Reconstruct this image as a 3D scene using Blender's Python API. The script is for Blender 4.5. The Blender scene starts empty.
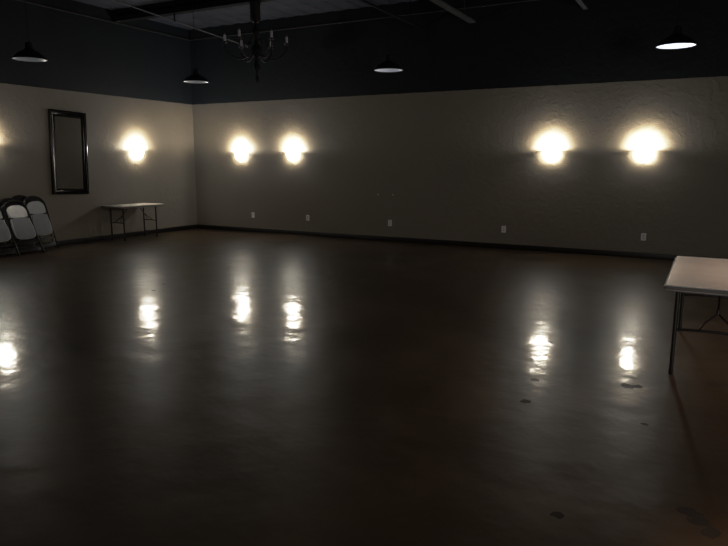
import bpy, bmesh, math, random
from mathutils import Vector, Matrix
random.seed(4)
C = bpy.context.scene.collection
PI = math.pi

# ------------------------------------------------------------------ materials
class NT:
    def __init__(self, name):
        m = bpy.data.materials.new(name); m.use_nodes = True
        self.m = m; self.n = m.node_tree.nodes; self.l = m.node_tree.links
        self.b = self.n['Principled BSDF']
    def node(self, t, **kw):
        x = self.n.new(t)
        for k, v in kw.items():
            if hasattr(x, k): setattr(x, k, v)
            else: x.inputs[k.replace('_', ' ')].default_value = v
        return x
    def link(self, a, b): self.l.new(a, b)
    def pos(self): return self.node('ShaderNodeNewGeometry').outputs['Position']
    def noise(self, scale, detail=4, rough=.55, vec=None, dist=0):
        x = self.n.new('ShaderNodeTexNoise')
        x.inputs['Scale'].default_value = scale; x.inputs['Detail'].default_value = detail
        x.inputs['Roughness'].default_value = rough; x.inputs['Distortion'].default_value = dist
        self.link(vec or self.pos(), x.inputs['Vector'])
        return x.outputs['Fac']
    def ramp(self, fac, stops):
        r = self.n.new('ShaderNodeValToRGB'); e = r.color_ramp.elements
        while len(e) < len(stops): e.new(.5)
        for i, (p, c) in enumerate(stops):
            e[i].position = p; e[i].color = (c, c, c, 1) if isinstance(c, (int, float)) else (*c, 1)
        self.link(fac, r.inputs['Fac']); return r.outputs['Color']
    def math(self, op, a, b=None, c=None):
        x = self.n.new('ShaderNodeMath'); x.operation = op
        for i, v in enumerate((a, b, c)):
            if v is None: continue
            if isinstance(v, (int, float)): x.inputs[i].default_value = v
            else: self.link(v, x.inputs[i])
        return x.outputs[0]
    def mix(self, fac, a, b):
        x = self.n.new('ShaderNodeMix'); x.data_type = 'RGBA'
        for s, v in ((x.inputs[0], fac), (x.inputs[6], a), (x.inputs[7], b)):
            if isinstance(v, (int, float)): s.default_value = v
            elif isinstance(v, tuple): s.default_value = (*v, 1)
            else: self.link(v, s)
        return x.outputs[2]
    def bump(self, h, strength, dist):
        x = self.n.new('ShaderNodeBump'); x.inputs['Strength'].default_value = strength
        x.inputs['Distance'].default_value = dist
        self.link(h, x.inputs['Height']); self.link(x.outputs['Normal'], self.b.inputs['Normal']); return x

def simple(name, col, rough=.5, metal=0, var=.12, scale=12, spec=.5):
    t = NT(name); f = t.noise(scale)
    a = tuple(c * (1 - var) for c in col); b = tuple(min(1, c * (1 + var)) for c in col)
    t.link(t.ramp(f, [(.3, a), (.7, b)]), t.b.inputs['Base Color'])
    t.b.inputs['Roughness'].default_value = rough; t.b.inputs['Metallic'].default_value = metal
    t.b.inputs['Specular IOR Level'].default_value = spec
    return t.m

BLACKP = (0.0088, 0.0112, 0.0150)
def wall_mat():
    t = NT('two tone textured wall paint')
    p = t.pos(); s = t.node('ShaderNodeSeparateXYZ'); t.link(p, s.inputs[0])
    wob = t.math('MULTIPLY_ADD', t.noise(6, 2), .016, -.008)
    up = t.math('GREATER_THAN', t.math('ADD', s.outputs['Z'], wob), 3.049)
    n1 = t.noise(.8, 4); n2 = t.noise(9, 4)
    tan = t.mix(t.math('MULTIPLY', n1, .6), (0.184, 0.163, 0.132), (0.244, 0.217, 0.176))
    tan = t.mix(t.math('MULTIPLY', n2, .25), tan, (0.17, 0.148, 0.118))
    t.link(t.mix(up, tan, BLACKP), t.b.inputs['Base Color'])
    t.b.inputs['Roughness'].default_value = .6; t.b.inputs['Specular IOR Level'].default_value = .25
    # skip trowel: flattened blotches over a finer grain
    blot = t.ramp(t.noise(5.5, 5, .6, dist=.8), [(.46, 0.), (.56, 1.)])
    h = t.math('ADD', t.math('MULTIPLY', blot, .7), t.math('MULTIPLY', t.noise(22, 4), .5))
    t.bump(h, .20, .010)
    return t.m

def floor_mat():
    t = NT('stained sealed concrete')
    big = t.noise(.55, 5, .6, dist=.6); mid = t.noise(2.6, 5, .65, dist=.5)
    col = t.ramp(big, [(.32, (0.027, 0.0182, 0.0112)), (.55, (0.060, 0.0400, 0.0240)), (.72, (0.105, 0.0690, 0.0400))])
    col = t.mix(t.math('MULTIPLY', mid, .5), col, (0.038, 0.0260, 0.0165))
    scuff = None; bright = None
    for (x, y, r) in SCUFFS:
        d = t.node('ShaderNodeVectorMath', operation='DISTANCE'); t.link(t.pos(), d.inputs[0]); d.inputs[1].default_value = (x, y, 0)
        q = t.math('ADD', d.outputs['Value'], t.math('MULTIPLY_ADD', t.noise(14, 3), r * 2.4, -r * 1.2))
        k = t.math('LESS_THAN', q, r)
        scuff = k if scuff is None else t.math('MAXIMUM', scuff, k)
    col = t.mix(t.math('MULTIPLY', scuff, .75), col, (0.006, 0.005, 0.004))
    t.link(col, t.b.inputs['Base Color'])
    rg = t.math('ADD', t.math('MULTIPLY_ADD', big, .22, .19), t.math('MULTIPLY', mid, .10))
    rg = t.math('ADD', rg, t.math('MULTIPLY', scuff, .3))
    t.link(rg, t.b.inputs['Roughness'])
    t.b.inputs['Specular IOR Level'].default_value = .22
    t.link(t.ramp(t.noise(1.1, 5, .62, dist=.7), [(.34, .07), (.62, .30)]), t.b.inputs['Coat Weight']); t.link(t.math('MULTIPLY_ADD', t.noise(1.7, 5, .65, dist=.6), .16, .02), t.b.inputs['Coat Roughness'])
    h = t.math('ADD', t.math('MULTIPLY', t.noise(3.2, 3, .5), 1.0), t.math('MULTIPLY', t.noise(11, 4, .6), .13))
    h = t.math('SUBTRACT', h, t.math('MULTIPLY', scuff, .12))
    bn = t.bump(h, .24, .03); t.link(bn.outputs['Normal'], t.b.inputs['Coat Normal'])
    return t.m
SCUFFS = [(10.38, -7.85, .035), (11.45, -8.92, .05), (11.49, -8.99, .05), (11.54, -9.06, .04), (10.89, -9.25, .03),
          (11.16, -7.88, .02), (10.98, -7.17, .05), (11.04, -7.14, .04), (10.33, -7.37, .03), (10.2, -6.25, .03), (5.1, -6.3, .03), (4.9, -5.9, .04)]

def emis(name, col, strength, base=(.8, .8, .8), rough=.4):
    t = NT(name)
    t.link(t.ramp(t.noise(8), [(.2, tuple(c * .95 for c in base)), (.8, base)]), t.b.inputs['Base Color'])
    t.b.inputs['Emission Color'].default_value = (*col, 1); t.b.inputs['Emission Strength'].default_value = strength
    t.b.inputs['Roughness'].default_value = rough
    return t.m

M = {}
M['wall'] = wall_mat(); M['floor'] = floor_mat()
M['deck'] = simple('dark painted metal deck', (0.024, 0.0262, 0.036), .7, 0, .35, 3, .2)
M['beam'] = simple('black painted steel', (0.005, 0.005, 0.006), .8, 0, .2, 5, .1)
M['duct'] = simple('dark grey painted steel', (0.03, 0.03, 0.032), .7, 0, .2, 5, .2)
M['pipe'] = simple('grey steel pipe', (0.055, 0.055, 0.058), .7, 0, .2, 9)
M['trim'] = simple('dark grey wall angle', (0.030, 0.030, 0.030), .7, 0, .2, 7, .2)
M['base'] = simple('black vinyl baseboard', (0.008, 0.007, 0.006), .45, 0, .3, 9)
M['steel'] = simple('dark powder coated steel', (0.014, 0.013, 0.013), .38, .2, .15, 20)
M['steel_warm'] = simple('dark brown coated steel', (0.022, 0.013, 0.010), .4, .2, .15, 20)
M['top'] = simple('off white plastic tabletop', (0.62, 0.60, 0.57), .38, 0, .05, 5)
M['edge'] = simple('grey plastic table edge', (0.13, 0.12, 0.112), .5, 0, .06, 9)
M['under'] = simple('darker plastic table underside', (0.16, 0.14, 0.13), .6, 0, .06, 9)  # a darker tone than the tabletop
M['frame'] = simple('black lacquered picture frame', (0.005, 0.0045, 0.004), .17, 0, .2, 14, .2)
M['vinyl_back_lit'] = simple('light grey vinyl, lit', (0.80, 0.81, 0.81), .35, 0, .05, 10)  # backrest vinyl made paler, the light on it painted into the colour
M['vinyl_shaded'] = simple('grey vinyl, shaded', (0.03, 0.03, 0.032), .4, 0, .05, 10)  # rear chairs' pads darkened, shade painted into the colour
M['vinyl_back'] = simple('light grey vinyl', (0.52, 0.53, 0.54), .35, 0, .05, 10)
M['vinyl_seat'] = simple('mid grey vinyl', (0.29, 0.295, 0.305), .4, 0, .08, 10)
M['vinyl_edge'] = simple('pale grey vinyl piping', (0.58, 0.585, 0.59), .35, 0, .05, 10)
M['plate'] = simple('ivory plastic', (0.92, 0.90, 0.87), .4, 0, .04, 15)
M['socket'] = simple('darker ivory plastic', (0.62, 0.60, 0.57), .45, 0, .04, 15)  # one tone darker than the cover plate
M['slot'] = simple('black slot', (0.01, 0.01, 0.01), .6)
M['shade_out'] = simple('black enamel', (0.008, 0.008, 0.009), .6, 0, .15, 10, .15)
M['brass'] = simple('dark bronze', (0.006, 0.005, 0.0045), .6, 0, .2, 20, .2)
M['sleeve'] = simple('ivory candle sleeve', (0.42, 0.42, 0.43), .5, 0, .05, 20)
M['crystal'] = simple('smoky cut glass', (0.12, 0.12, 0.13), .08, 0, .1, 20, 1.0)
M['nickel'] = simple('brushed nickel', (0.45, 0.43, 0.40), .35, .9, .08, 25)
M['bowl'] = emis('glowing frosted glass bowl', (1.0, .97, .89), 32.0, (.85, .82, .75), .35)
M['bulb'] = emis('lit frosted bulb', (1.0, .95, .85), 12.0)
t = NT('silvered mirror'); t.b.inputs['Metallic'].default_value = 1.0
t.link(t.ramp(t.noise(3), [(.3, (.66, .68, .68)), (.7, (.72, .74, .74))]), t.b.inputs['Base Color'])
t.link(t.ramp(t.noise(4), [(.3, .03), (.7, .06)]), t.b.inputs['Roughness']); M['mirror'] = t.m

# ------------------------------------------------------------------ mesh helpers
class MB:
    def __init__(s): s.bm = bmesh.new()
    def box(s, lo, hi, bev=0, seg=2, rot=None):
        r = bmesh.ops.create_cube(s.bm, size=1)['verts']
        lo, hi = Vector(lo), Vector(hi); d = hi - lo; c = (lo + hi) / 2
        for v in r: v.co = Vector((v.co.x * d.x, v.co.y * d.y, v.co.z * d.z)) + c
        if bev:
            es = list({e for v in r for e in v.link_edges})
            bmesh.ops.bevel(s.bm, geom=es, offset=bev, segments=seg, profile=.5, affect='EDGES')
        return s
    def tube(s, pts, r, n=10, closed=False, cap=True):
        pts = [Vector(p) for p in pts]; k = len(pts)
        rr = r if isinstance(r, (list, tuple)) else [r] * k
        rings = []; up = None
        for i in range(k):
            a = pts[(i - 1) % k] if (closed or i > 0) else pts[i]
            b = pts[(i + 1) % k] if (closed or i < k - 1) else pts[i]
            t = (b - a).normalized()
            if up is None: up = t.orthogonal().normalized()
            up = (up - t * up.dot(t))
            up = up.normalized() if up.length > 1e-6 else t.orthogonal().normalized()
            q = t.cross(up)
            rings.append([s.bm.verts.new(pts[i] + (up * math.cos(2 * PI * j / n) + q * math.sin(2 * PI * j / n)) * rr[i]) for j in range(n)])
        for i in range(k if closed else k - 1):
            A, B = rings[i], rings[(i + 1) % k]
            for j in range(n): s.bm.faces.new((A[j], A[(j + 1) % n], B[(j + 1) % n], B[j]))
        if cap and not closed:
            s.bm.faces.new(rings[0][::-1]); s.bm.faces.new(rings[-1])
        return s
    def lathe(s, prof, n=28, c=(0, 0, 0), a0=0, a1=2 * PI, squash=1):
        full = abs(a1 - a0 - 2 * PI) < 1e-6; c = Vector(c); cols = []
        m = n if full else n + 1
        for j in range(m):
            a = a0 + (a1 - a0) * j / n
            cols.append([s.bm.verts.new(c + Vector((r * math.cos(a), r * math.sin(a) * squash, z))) for r, z in prof])
        for j in range(n):
            A, B = cols[j], cols[(j + 1) % m]
            for i in range(len(prof) - 1):
                vs = [A[i], B[i], B[i + 1], A[i + 1]]
                s.bm.faces.new(vs)
        return s
    def prism(s, poly, z0, z1, bev=0, axis='z'):
        mp = {'z': lambda x, y, z: (x, y, z), 'x': lambda x, y, z: (z, x, y), 'y': lambda x, y, z: (x, z, y)}[axis]
        lo = [s.bm.verts.new(mp(x, y, z0)) for x, y in poly]; hi = [s.bm.verts.new(mp(x, y, z1)) for x, y in poly]
        n = len(poly); s.bm.faces.new(lo[::-1]); s.bm.faces.new(hi)
        for i in range(n): s.bm.faces.new((lo[i], lo[(i + 1) % n], hi[(i + 1) % n], hi[i]))
        if bev:
            rim = [e for e in s.bm.edges if e.verts[0] in set(hi) and e.verts[1] in set(hi)]
            bmesh.ops.bevel(s.bm, geom=rim, offset=bev, segments=3, profile=.5, affect='EDGES')
        return s
    def mesh(s, name, mats, smooth=35):
        bmesh.ops.remove_doubles(s.bm, verts=s.bm.verts, dist=1e-5)
        bmesh.ops.recalc_face_normals(s.bm, faces=s.bm.faces)
        me = bpy.data.meshes.new(name); s.bm.to_mesh(me); s.bm.free()
        me.materials.append(mats)
        for p in me.polygons: p.use_smooth = True
        me.set_sharp_from_angle(angle=math.radians(smooth))
        return me

def obj(name, me, parent=None, loc=(0, 0, 0), label=None):
    o = bpy.data.objects.new(name, me); C.objects.link(o); o.location = loc
    if parent: o.parent = parent
    if label: o['label'] = label
    return o
def part(name, mb, mat, parent, label=None, smooth=35): return obj(name, mb.mesh(name, M[mat], smooth), parent, label=label)
def struct(name, mb, mat, label=None, smooth=35):
    o = obj(name, mb.mesh(name, M[mat] if isinstance(mat, str) else mat, smooth), label=label); o['kind'] = 'structure'; return o
def tag(o, label, cat, group=None):
    o['label'] = label; o['category'] = cat
    if group: o['group'] = group
    return o
def thing(name, label, cat, loc=(0, 0, 0), rz=0, group=None, mat4=None):
    o = bpy.data.objects.new(name, None); C.objects.link(o)
    o.empty_display_size = .1; o.location = loc; o.rotation_euler = (0, 0, rz)
    return tag(o, label, cat, group)
def copy_tree(src, parent=None):
    c = src.copy(); C.objects.link(c)
    if parent: c.parent = parent
    for ch in list(src.children): copy_tree(ch, c)
    return c

def rrect(w, h, r, n=6, cx=0, cy=0):
    out = []
    for (sx, sy, a) in ((1, 1, 0), (-1, 1, 90), (-1, -1, 180), (1, -1, 270)):
        for i in range(n + 1):
            t = math.radians(a + 90 * i / n)
            out.append((cx + sx * (w / 2 - r) + r * math.cos(t), cy + sy * (h / 2 - r) + r * math.sin(t)))
    return out

# ------------------------------------------------------------------ the room (corner of left and back wall at the origin)
XR, YF, HL, H = 17.0, -15.5, 4.567, 4.80
struct('floor', MB().box((-.2, YF - .2, -.1), (XR + .2, .2, 0)), 'floor', 'dark brown stained concrete floor with a glossy sealer')
struct('wall_back', MB().box((-.2, 0, 0), (XR + .2, .2, H + .1)), 'wall', 'long tan textured wall, black above')
struct('wall_left', MB().box((-.2, YF - .2, 0), (0, 0, H + .1)), 'wall', 'tan textured wall at the left, black above')
struct('wall_right', MB().box((XR, YF - .2, 0), (XR + .2, 0, H + .1)), 'wall')
struct('wall_front', MB().box((0, YF - .2, 0), (XR, YF, H + .1)), 'wall')
# ribbed metal deck
mb = MB(); prof = []; x = -.1
while x < XR + .1:
    prof += [(x, H), (x + .22, H), (x + .25, H + .012), (x + .39, H + .012)]; x += .42
lo = [mb.bm.verts.new((a, YF - .1, z)) for a, z in prof]; hi = [mb.bm.verts.new((a, .1, z)) for a, z in prof]
for i in range(len(prof) - 1): mb.bm.faces.new((lo[i], lo[i + 1], hi[i + 1], hi[i]))
mb.box((-.1, YF - .1, H + .06), (XR + .1, .1, H + .12))
struct('ceiling', mb, 'deck', 'dark ribbed metal deck ceiling', 20)
struct('baseboard_back', MB().box((0, -.014, 0), (XR, 0, .10), .004), 'base')
struct('baseboard_left', MB().box((0, YF, 0), (.014, -.014, .10), .004), 'base')
struct('baseboard_right', MB().box((XR - .014, YF, 0), (XR, -.014, .10), .004), 'base')
struct('trim_1', MB().box((0, -.022, HL - .016), (XR, 0, HL + .008), .003), 'trim', 'thin metal angle high on the back wall')
struct('trim_2', MB().box((0, YF, HL - .016), (.022, -.022, HL + .008), .003), 'trim', 'thin metal angle high on the left wall')

def ibeam(y, z0, z1, w, label):
    m = MB(); m.box((0, y - w / 2, z0), (XR, y + w / 2, z0 + .018)); m.box((0, y - w / 2, z1 - .018), (XR, y + w / 2, z1))
    m.box((0, y - .012, z0 + .018), (XR, y + .012, z1 - .018))
    m.box((0, y - w / 2 + .004, z0 + .018), (XR, y - .012, z0 + .10))
    return struct('ceiling_beam', m, 'beam', label)
ibeam(-2.19, HL + .009, H, .16, 'black steel beam across the ceiling, above the chandelier')
ibeam(-6.9, HL + .009, H, .16, 'black steel beam across the ceiling, nearest the camera')
def joist(x, y0, y1, w, z0, label, mat):
    m = MB(); m.box((x - w / 2, y0, z0), (x + w / 2, y1, z0 + .012)); [m.box((x - .006, y - .006, z0 + .012), (x + .006, y + .006, H)) for y in (y0 + .4, (y0 + y1) / 2 - .3, y1 - .5)]
    m.box((x - w / 2, y0, z0 + .012), (x - w / 2 + .006, y1, z0 + .03)).box((x + w / 2 - .006, y0, z0 + .012), (x + w / 2, y1, z0 + .03))
    return struct('ceiling_channel', m, mat, label)
joist(7.17, -5.2, -.03, .13, 4.27, 'wide grey steel strip under the deck right of the chandelier', 'duct')
joist(6.10, -5.2, -.03, .05, 4.27, 'thin black steel strip under the deck near the chandelier', 'beam')
joist(9.22, -5.2, -.03, .08, 4.30, 'short grey steel strip above the paired sconces at the right', 'duct')

# sloping conduit under the deck at the left, hung by two straps
t = thing('ceiling_pipe', 'thin grey pipe running under the ceiling towards the corner', 'pipe', (1.9, 0, 4.4))
A, B = Vector((2.2, -6.4, 4.50)), Vector((1.76, -.02, 4.285))
off = Vector((1.9, 0, 4.4))
part('conduit', MB().tube([A - off, (A + B) / 2 - off, B - off], .012, 10), 'pipe', t)
for f in (.25, .62, .985):
    q = A.lerp(B, f) - off
    if f < .9:
        part('hanger', MB().box((q.x - .006, q.y - .012, q.z + .014), (q.x + .006, q.y + .012, H + .0 - off.z)).tube([q + Vector((0, -.012, 0)), q + Vector((0, .012, 0))], .016, 10), 'beam', t)
    else:
        part('wall_flange', MB().tube([q + Vector((0, .06, 0)), q + Vector((0, .10, 0))], .035, 14), 'pipe', t)

# ------------------------------------------------------------------ sconces (local: wall plane y=0, room towards -y)
def make_sconce(label):
    s = thing('wall_sconce', label, 'wall light', group='lit bowl sconces')
    part('backplate', MB().prism(rrect(.15, .16, .03, cy=-.07), -.018, 0, axis='y'), 'nickel', s)
    pr = [(.052, -.235), (.075, -.228), (.105, -.20), (.130, -.15), (.148, -.09), (.160, -.03), (.166, 0.0), (.160, 0.0), (.152, -.03), (.140, -.09), (.122, -.15), (.098, -.195), (.07, -.222), (.0, -.228)]
    pr = [(r * .83, z * .84) for r, z in [(0, -.236)] + pr]
    part('glass_bowl', MB().lathe(pr, 24, (0, -.006, 0), PI, 2 * PI, 1.3), 'bowl', s, 'glowing frosted glass bowl')
    part('finial', MB().lathe([(0, -.275), (.010, -.27), (.014, -.26), (.009, -.25), (.016, -.243), (.016, -.234), (0, -.234)], 14, (0, -.035, .040)), 'nickel', s)
    b = part('bulb', MB().lathe([(0, -.035), (.012, -.037), (.022, -.05), (.026, -.068), (.020, -.09), (.013, -.108), (.013, -.12), (0, -.12)], 16, (0, -.075, 0)), 'bulb', s, 'bright bulb in the bowl')
    part('lamp_holder', MB().tube([(0, -.018, -.135), (0, -.075, -.135), (0, -.075, -.119)], .012, 10), 'nickel', s)
    return s
SZ = 1.895
SC = [((1.48, 0, SZ), 0, 'glowing bowl sconce on the back wall, nearest the corner'),
      ((2.98, 0, SZ), 0, 'glowing bowl sconce on the back wall, second from the corner'),
      ((8.755, 0, SZ), 0, 'glowing bowl sconce on the back wall, left one of the pair at the right'),
      ((10.34, 0, SZ), 0, 'glowing bowl sconce on the back wall, farthest right'),
      ((0, -1.83, SZ + .03), PI / 2, 'glowing bowl sconce on the left wall between the mirror and the corner'),
      ((0, -5.29, 1.97), PI / 2, 'glowing sconce on the left wall, its glow cut by the left picture edge')]
SP = 44
proto = None
for i, (loc, rz, lab) in enumerate(SC):
    s = make_sconce(lab) if i == 0 else copy_tree(proto)
    if i == 0: proto = s
    s.location = loc; s.rotation_euler.z = rz; s['label'] = lab
for i, (loc, rz, lab) in enumerate(SC):
    ld = bpy.data.lights.new('sconce_lamp', 'POINT'); ld.energy = SP; ld.color = (1.0, .972, .90); ld.shadow_soft_size = .028
    lo = bpy.data.objects.new('sconce_lamp', ld); C.objects.link(lo)
    lo.location = Vector(loc) + Matrix.Rotation(rz, 3, 'Z') @ Vector((0, -.10, .004))
    ld = bpy.data.lights.new('sconce_glow', 'SPOT'); ld.energy = 11; ld.color = (1.0, .95, .84); ld.spot_size = math.radians(180); ld.spot_blend = .12; ld.shadow_soft_size = .10
    lo = bpy.data.objects.new('sconce_glow', ld); C.objects.link(lo)
    lo.location = Vector(loc) + Matrix.Rotation(rz, 3, 'Z') @ Vector((0, -.255, -.09)); lo.rotation_euler = (math.radians(90), 0, rz + PI)

# ------------------------------------------------------------------ mirror on the left wall
t = thing('wall_mirror', 'tall mirror in a wide black frame hung on the left wall', 'mirror', (.0, -3.575, 1.83))
w, h = .83, 1.64
def ring(m, w0, h0, x0, w1, h1, x1):
    a = [m.bm.verts.new((x0, sy * w0 / 2, sz * h0 / 2)) for sy, sz in ((-1, -1), (1, -1), (1, 1), (-1, 1))]
    b = [m.bm.verts.new((x1, sy * w1 / 2, sz * h1 / 2)) for sy, sz in ((-1, -1), (1, -1), (1, 1), (-1, 1))]
    for i in range(4): m.bm.faces.new((a[i], a[(i + 1) % 4], b[(i + 1) % 4], b[i]))
m = MB(); steps = [(0, .004), (0, .045), (.006, .054), (.02, .060), (.035, .058), (.05, .046), (.075, .038), (.082, .042), (.092, .042), (.098, .036), (.098, .006)]
for (a, xa), (b, xb) in zip(steps, steps[1:]): ring(m, w - 2 * a, h - 2 * a, xa, w - 2 * b, h - 2 * b, xb)
ring(m, w - .196, h - .196, .006, w, h, .004)
part('frame', m, 'frame', t, 'wide black moulded frame', 25)
m = MB(); gw, gh = w - .196, h - .196
ring(m, gw, gh, .020, gw - .05, gh - .05, .0245)
vs = [m.bm.verts.new((.0245, sy * (gw - .05) / 2, sz * (gh - .05) / 2)) for sy, sz in ((-1, -1), (1, -1), (1, 1), (-1, 1))]; m.bm.faces.new(vs)
part('mirror_glass', m, 'mirror', t, 'dark reflecting glass with a bevelled rim', 3)
t.rotation_euler = (math.radians(-1.9), 0, 0)
t.location.x = .003

# ------------------------------------------------------------------ folding tables (local: long axis y, top surface at .74)
def make_table(name, label, L, W, cat='table', inset=.12, legin=.10, brace=.40):
    t = thing(name, label, cat)
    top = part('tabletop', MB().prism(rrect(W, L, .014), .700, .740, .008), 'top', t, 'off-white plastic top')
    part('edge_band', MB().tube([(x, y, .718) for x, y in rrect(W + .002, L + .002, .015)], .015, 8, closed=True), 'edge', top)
    part('underside', MB().prism(rrect(W - .06, L - .06, .03), .686, .701), 'under', top, 'darker underside')
    hx = W / 2 - legin
    for sy in (-1, 1):
        y = sy * (L / 2 - inset)
        fr = None
        for sx in (-1, 1):
            leg = part('leg', MB().tube([(sx * hx, y, .015), (sx * hx, y, .40), (sx * hx, y, .69)], .0165, 12), 'steel', t)
            part('foot_cap', MB().lathe([(0, 0), (.016, 0), (.0185, .006), (.0185, .045), (.0145, .048)], 14, (sx * hx, y, 0)), 'steel', leg)
        arc = [(hx * u, y, .368 + .012 * (1 - u * u)) for u in [k / 8 for k in range(-8, 9)]]
        part('crossbar', MB().tube(arc, .010, 10), 'steel', t)
        part('pivot_bar', MB().tube([(-hx - .03, y, .680), (hx + .03, y, .680)], .012, 10), 'steel', t)
        yb = y - sy * brace; fy, fz = y - sy * brace * .40, .495
        br = part('brace', MB().tube([(0, yb, .688), (0, fy, fz)], .009, 10)
             .tube([(0, fy, fz), (-hx * .30, y - sy * brace * .16, .43), (-hx * .42, y, .378)], .0075, 10)
             .tube([(0, fy, fz), (hx * .30, y - sy * brace * .16, .43), (hx * .42, y, .378)], .0075, 10)
             .tube([(0, fy, fz - .012), (0, fy, fz + .03)], .014, 10), 'steel_warm', t, 'Y-shaped folding brace')
    return t
tr = make_table('folding_table', 'white-topped folding table at the right, cut by the picture edge', 1.765, .752, inset=.12, legin=.085)
tr.location = (11.15 + .39, -5.045 - .895, 0)
tl = make_table('folding_table', 'small white-topped folding table against the left wall near the corner', 1.16, .62, inset=.13, legin=.12, brace=.3)
tl.location = (.36, -2.33, 0); tl.rotation_euler.z = 0
tr['group'] = tl['group'] = 'folding tables'

# ------------------------------------------------------------------ folded chairs (local: width y, front +x, length z, feet at 0)
def pad_mesh(poly, x0, x1, bev): return MB().prism(poly, x0, x1, bev, 'x')
def make_chair(label):
    c = thing('folding_chair', label, 'chair', group='folding chairs leaned on the left wall')
    hw = .215
    # front frame: inverted U, rounded at the top, legs spreading a little
    pts = [(0, -hw - .012, .02), (0, -hw, .45), (0, -hw + .002, .80)]
    for k in range(0, 13):
        a = PI - PI * k / 12; pts.append((-.004, (hw - .005) * math.cos(a), .845 + .172 * math.sin(a)))
    pts += [(0, hw - .002, .80), (0, hw, .45), (0, hw + .012, .02)]
    fr = part('front_frame', MB().tube(pts, .0125, 10).tube([(0, -hw, .13), (0, hw, .13)], .010, 8).box((-.010, -hw + .005, .05), (.000, hw - .005, .155), .003), 'steel', c, 'arched dark tube frame')
    for s in (-1, 1):
        part('foot_cap', MB().tube([(0, s * (hw + .012), 0), (0, s * (hw + .012), .05)], .0155, 10), 'steel', fr)
    # rear leg frame folded flat behind the front frame
    part('rear_frame', MB().tube([(-.032, -hw + .03, .04), (-.032, -hw + .03, .60), (-.03, -hw + .045, .66)], .011, 10)
         .tube([(-.032, hw - .03, .04), (-.032, hw - .03, .60), (-.03, hw - .045, .66)], .011, 10)
         .tube([(-.032, -hw + .03, .10), (-.032, hw - .03, .10)], .008, 8).tube([(-.032, -hw + .03, .28), (-.032, hw - .03, .28)], .008, 8), 'steel', c)
    part('crossbar', MB().box((-.024, -hw + .01, .195), (-.006, hw - .01, .235), .004), 'steel', c)
    # back pad: dome topped panel in a black shell that fills the arch
    def dome(W, z0, zt, zb):
        p = []
        for k in range(0, 17):
            a = PI * k / 16; p.append((W * math.copysign(abs(math.cos(a)) ** .75, math.cos(a)), z0 + (zt - z0) * math.sin(a) ** .85 if 0 < k < 16 else z0))
        return p + [(-W, zb)] + [(W * u, zb - .020 * (1 - u * u)) for u in (-.8, -.4, 0, .4, .8)] + [(W, zb)]
    b = part('backrest', pad_mesh(dome(.168, .80, .915, .70), -.012, .024, .012), 'vinyl_back', c, 'light grey padded backrest')
    part('back_shell', pad_mesh(dome(.205, .82, 1.005, .672), -.020, -.010, .002), 'steel', b, 'black backrest shell')
    # seat pad folded up, rounded at its lower end
    def seat_poly(k):
        p = [(.165 * k, .655), (.10, .655 + .012 * k), (0, .657 + .018 * k), (-.10, .655 + .012 * k), (-.165 * k, .655)]
        p += [(-.182 * k, .50)]
        for j in range(0, 13):
            a = PI + PI * j / 12; p.append((.182 * k * math.copysign(abs(math.cos(a)) ** .6, math.cos(a)), .36 + .085 * k * math.sin(a)))
        p += [(.182 * k, .50)]
        return p
    st = part('seat', pad_mesh(seat_poly(.93), .010, .046, .010), 'vinyl_seat', c, 'grey padded seat folded up flat')
    part('seat_rim', pad_mesh(seat_poly(1.02), -.004, .034, .008), 'vinyl_edge', st, 'paler grey rim of the seat')
    part('seat_pan', pad_mesh(seat_poly(1.03), -.012, -.003, .002), 'steel', st)
    for s in (-1, 1):
        part('hinge_link', MB().box((-.02, s * (hw - .012) - .004, .36), (.012, s * (hw - .012) + .004, .66), .003), 'steel', c)
    return c
BK = 'folded chair wedged behind the front row, little but its black frame showing'
CH = [((.415, -4.49, 0), 17.0, 2, 'folded chair with grey pads leaned on the left wall, rightmost of its row'),
      ((.255, -4.72, 0), 12.5, -2, BK),
      ((.460, -5.00, 0), 21.0, -2, BK),
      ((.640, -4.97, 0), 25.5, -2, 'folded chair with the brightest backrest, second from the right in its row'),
      ((.480, -5.57, 0), 21.5, 1, BK),
      ((.655, -5.46, 0), 25.5, -2, 'folded chair cut by the left picture edge, only its seat corner showing')]
cp = None
for i, (loc, tilt, rz, lab) in enumerate(CH):
    c = make_chair(lab) if i == 0 else copy_tree(cp)
    if i == 0: cp = c
    c.location = (loc[0], loc[1], .014 * math.sin(math.radians(tilt))); c.rotation_euler = (0, math.radians(-tilt), math.radians(rz)); c['label'] = lab; c.scale = (1.035,) * 3
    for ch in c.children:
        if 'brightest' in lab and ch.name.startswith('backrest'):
            ch.data = ch.data.copy(); ch.data.materials[0] = M['vinyl_back_lit']
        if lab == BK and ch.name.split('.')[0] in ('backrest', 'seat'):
            ch.data = ch.data.copy(); ch.data.materials[0] = M['vinyl_shaded']; ch['label'] = 'shaded dark pad'

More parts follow.
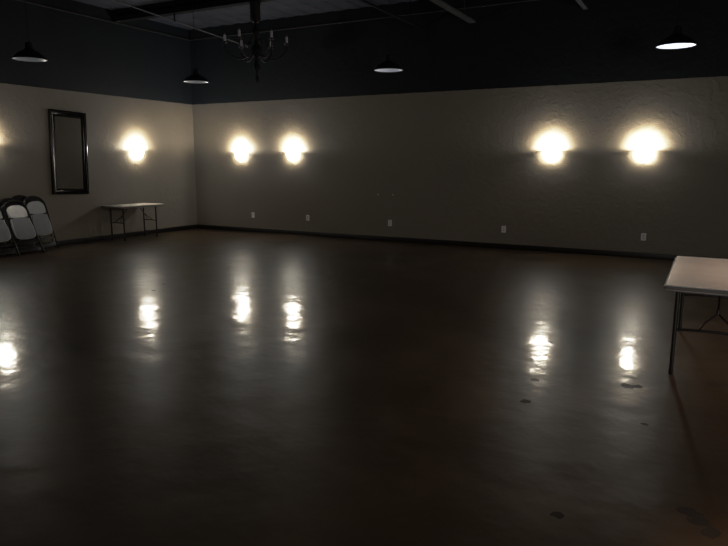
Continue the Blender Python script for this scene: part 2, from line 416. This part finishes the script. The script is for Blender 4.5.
# ------------------------------------------------------------------ outlets and wall anchors
def make_outlet(label):
    t = thing('wall_outlet', label, 'outlet', group='outlets along the back wall')
    pl = part('cover_plate', MB().prism(rrect(.082, .128, .008), -.008, 0, .0), 'plate', t)
    pl.data.transform(Matrix.Rotation(PI / 2, 4, 'X')); pl.data.transform(Matrix.Translation((0, -.008, 0)))
    for s in (-1, 1):
        so = part('socket', MB().prism(rrect(.036, .032, .012, cy=s * .024), -.0105, -.006, axis='y'), 'socket', t)
        part('slot', MB().box((-.009, -.0112, s * .024 - .004), (-.006, -.010, s * .024 + .007)).box((.006, -.0112, s * .024 - .004), (.009, -.010, s * .024 + .007)).tube([(0, -.0112, s * .024 - .009), (0, -.010, s * .024 - .009)], .003, 8), 'slot', so)
    return t
OUT = [(1.79, .41, 'ivory outlet plate low on the back wall, nearest the corner'),
       (3.36, .41, 'ivory outlet plate low on the back wall, second from the corner'),
       (5.45, .39, 'ivory outlet plate low on the back wall below two small wall anchors'),
       (7.92, .385, 'ivory outlet plate low on the back wall, left of the paired sconces'),
       (10.43, .38, 'ivory outlet plate low on the back wall, below the farthest right sconce')]
op = None
for i, (x, z, lab) in enumerate(OUT):
    o = make_outlet(lab) if i == 0 else copy_tree(op)
    if i == 0: op = o
    o.location = (x, 0, z); o['label'] = lab
for x, z, lab in ((5.16, .985, 'left one of two tiny pale anchors in the back wall'), (5.51, .99, 'right one of two tiny pale anchors in the back wall')):
    m = MB(); m.lathe([(.0, .007), (.004, .0075), (.010, .006), (.016, .002), (.017, 0), (.010, -.001), (0, -.001)], 14)
    o = obj('wall_anchor', m.mesh('wall_anchor', M['socket'])); o.data.transform(Matrix.Rotation(PI / 2, 4, 'X')); o.location = (x, -.0005, z)
    tag(o, lab, 'wall anchor', 'wall anchors')

# ------------------------------------------------------------------ dome pendants
def make_pendant(loc, strength, label):
    t = thing('dome_pendant', label, 'pendant light', loc, 0, 'dome pendants under the ceiling')
    out = [(.245, 0), (.240, .012), (.225, .035), (.190, .070), (.140, .105), (.090, .130), (.062, .150), (.055, .185), (.052, .235), (.030, .25), (0, .252)]
    part('shade', MB().lathe(out, 40), 'shade_out', t, 'black enamelled dome shade')
    inn = [(.2445, .0005), (.232, .010), (.217, .031), (.182, .065), (.132, .100), (.082, .124), (0, .130)]
    me = MB().lathe(inn, 40).mesh('inner_reflector', emis('white enamel reflector, added glow', (.86, .9, 1.0), strength, (.52, .53, .55)))  # glow added to the enamel to boost the light it catches
    obj('inner_reflector', me, t, label='white inside of the shade')
    part('rim_bead', MB().tube([(.2447 * math.cos(a), .2447 * math.sin(a), 0) for a in [2 * PI * k / 40 for k in range(40)]], .004, 6, closed=True), 'trim', t)
    part('bulb', MB().lathe([(0, .045), (.02, .048), (.032, .065), (.030, .085), (.018, .11), (.016, .131), (0, .131)], 16), 'sleeve', t)
    part('stem', MB().tube([(0, 0, .245), (0, 0, H - 3.2 - .03)], .004, 8), 'shade_out', t)
    part('canopy', MB().lathe([(0, H - 3.2 - .05), (.02, H - 3.2 - .05), (.055, H - 3.2 - .015), (.06, H - 3.2 + .0), (0, H - 3.2)], 20), 'shade_out', t)
    return t
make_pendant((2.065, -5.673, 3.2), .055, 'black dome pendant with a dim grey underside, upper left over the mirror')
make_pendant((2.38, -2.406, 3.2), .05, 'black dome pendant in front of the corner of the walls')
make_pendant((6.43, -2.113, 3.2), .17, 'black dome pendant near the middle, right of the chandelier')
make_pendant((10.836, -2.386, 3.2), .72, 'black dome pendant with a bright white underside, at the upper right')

# ------------------------------------------------------------------ chandelier hung under the beam
cx, cy = 3.70, -2.19
t = thing('chandelier', 'dark six-armed chandelier with candle sleeves hung from the ceiling beam', 'chandelier', (cx, cy, 3.87))
top = HL + .009 - 3.87
part('canopy', MB().lathe([(0, top), (.105, top), (.105, top - .03), (.095, top - .05), (.095, top - .30), (.085, top - .33), (.05, top - .36), (0, top - .36)], 24), 'brass', t)
part('stem', MB().lathe([(a * 1.25, b * 1.42) for a, b in [(.03, .27), (.022, .22), (.03, .19), (.055, .15), (.06, .12), (.04, .08), (.028, .04), (.032, -.02), (.07, -.07), (.085, -.12), (.07, -.17), (.035, -.20), (.028, -.26), (.05, -.30), (.045, -.34), (.02, -.38), (.012, -.42), (.028, -.45), (.03, -.48), (.015, -.51), (0, -.53)]], 20), 'brass', t)
for k in range(6):
    a = 2 * PI * k / 6 + math.radians(37); ux, uy = math.cos(a), math.sin(a)
    R_ = .57
    path = []
    for j in range(15):
        f = j / 14; r = .05 + (R_ - .05) * f
        z = -.16 - .20 * math.sin(f * PI * .9) * (1 - .35 * f) + .06 * f ** 3
        path.append((ux * r, uy * r, z))
    path += [(ux * R_, uy * R_, -.03)]
    arm = part('arm', MB().tube(path, .011, 8), 'brass', t)
    # small scroll above each arm
    sc = [(ux * (.06 + .16 * f), uy * (.06 + .16 * f), .02 + .10 * math.sin(f * PI) - .10 * f) for f in [q / 8 for q in range(9)]]
    part('scroll', MB().tube(sc, .007, 8), 'brass', arm)
    part('candle_cup', MB().lathe([(0, -.04), (.02, -.04), (.045, -.025), (.055, -.01), (.05, -.008), (.022, -.012), (.018, 0), (0, 0)], 16, (ux * R_, uy * R_, 0)), 'brass', arm)
    part('candle_sleeve', MB().lathe([(0, -.01), (.024, -.01), (.024, .105), (.020, .11), (0, .11)], 14, (ux * R_, uy * R_, 0)), 'sleeve', arm, 'pale candle sleeve')
    part('flame_bulb', MB().lathe([(0, .16), (.004, .15), (.012, .13), (.014, .115), (.009, .10), (0, .099)], 12, (ux * R_, uy * R_, 0)), 'crystal', arm)
    part('crystal_drop', MB().lathe([(0, -.05), (.003, -.055), (.011, -.075), (.006, -.11), (0, -.12)], 6, (ux * R_, uy * R_, 0)), 'crystal', arm, smooth=5)
    a2 = a + PI / 6
    part('crystal_drop', MB().lathe([(0, .0), (.003, -.015), (.014, -.04), (.007, -.075), (0, -.085)], 6, (math.cos(a2) * .088, math.sin(a2) * .088, -.13)), 'crystal', t, smooth=5)

# ------------------------------------------------------------------ fill lights added out of view, world, camera
def area(loc, target, size, energy, col, spread=180):
    ld = bpy.data.lights.new('room_fill', 'AREA'); ld.energy = energy; ld.color = col; ld.size = size; ld.spread = math.radians(spread)
    o = bpy.data.objects.new('room_fill', ld); C.objects.link(o); o.location = loc
    o.rotation_euler = (Vector(target) - Vector(loc)).to_track_quat('-Z', 'Y').to_euler(); return o
area((14.4, -5.6, 2.6), (11.5, -6.0, 0.7), 1.2, 40, (1.0, .82, .69), 115)  # unseen warm light added to brighten the right tabletop
area((14.6, -12.4, 1.5), (7.5, 0, 1.9), 1.6, 78, (1.0, .94, .88), 150)  # general fill added behind the camera, aimed at the back wall

ld = bpy.data.lights.new('warm_floor_spot', 'SPOT'); ld.energy = 330; ld.color = (1.0, .66, .48); ld.spot_size = math.radians(54); ld.spot_blend = 1; ld.shadow_soft_size = .15  # unseen spot added for the warm pool of light on the floor
o = bpy.data.objects.new('warm_floor_spot', ld); C.objects.link(o); o.location = (12.3, -9.6, 2.3)
wd = bpy.data.worlds.new('dark'); bpy.context.scene.world = wd; wd.use_nodes = True
bg = wd.node_tree.nodes['Background']; bg.inputs[0].default_value = (.02, .022, .028, 1); bg.inputs[1].default_value = .3

F, yaw, pit, rol, CX, CY, CZ = 635.114, -0.496757761, -0.172359043, 0.00281535794, 11.4101635, -12.1507133, 1.66
fw = Vector((math.cos(pit) * math.sin(yaw), math.cos(pit) * math.cos(yaw), math.sin(pit)))
rt = Vector((math.cos(yaw), -math.sin(yaw), 0)); up = rt.cross(fw)
r2 = rt * math.cos(rol) + up * math.sin(rol); u2 = up * math.cos(rol) - rt * math.sin(rol)
cd = bpy.data.cameras.new('camera'); cam = bpy.data.objects.new('camera', cd); C.objects.link(cam)
cd.sensor_width = 36; cd.lens = F * 36 / 728; cd.clip_end = 100
m4 = Matrix((r2, u2, -fw)).transposed().to_4x4(); m4.translation = (CX, CY, CZ); cam.matrix_world = m4
sc = bpy.context.scene; sc.camera = cam
sc.view_settings.view_transform = 'Standard'; sc.view_settings.look = 'None'
sc.view_settings.exposure = 0; sc.view_settings.gamma = 1
vs_ = sc.view_settings; vs_.use_curve_mapping = True          # a phone camera's contrasty tone curve
cv = vs_.curve_mapping; cu = cv.curves[3]
for a, b in ((.006, .0048), (.03, .0258), (.12, .092), (.25, .265), (.48, .74)): cu.points.new(a, b)
cu.points[-1].location = (.75, 1.0); cu.points[0].location = (0, .0)
cv.extend = 'HORIZONTAL'; cv.update()
sc.cycles.use_denoising = True
sc.cycles.max_bounces = 8; sc.cycles.sample_clamp_indirect = 4.0
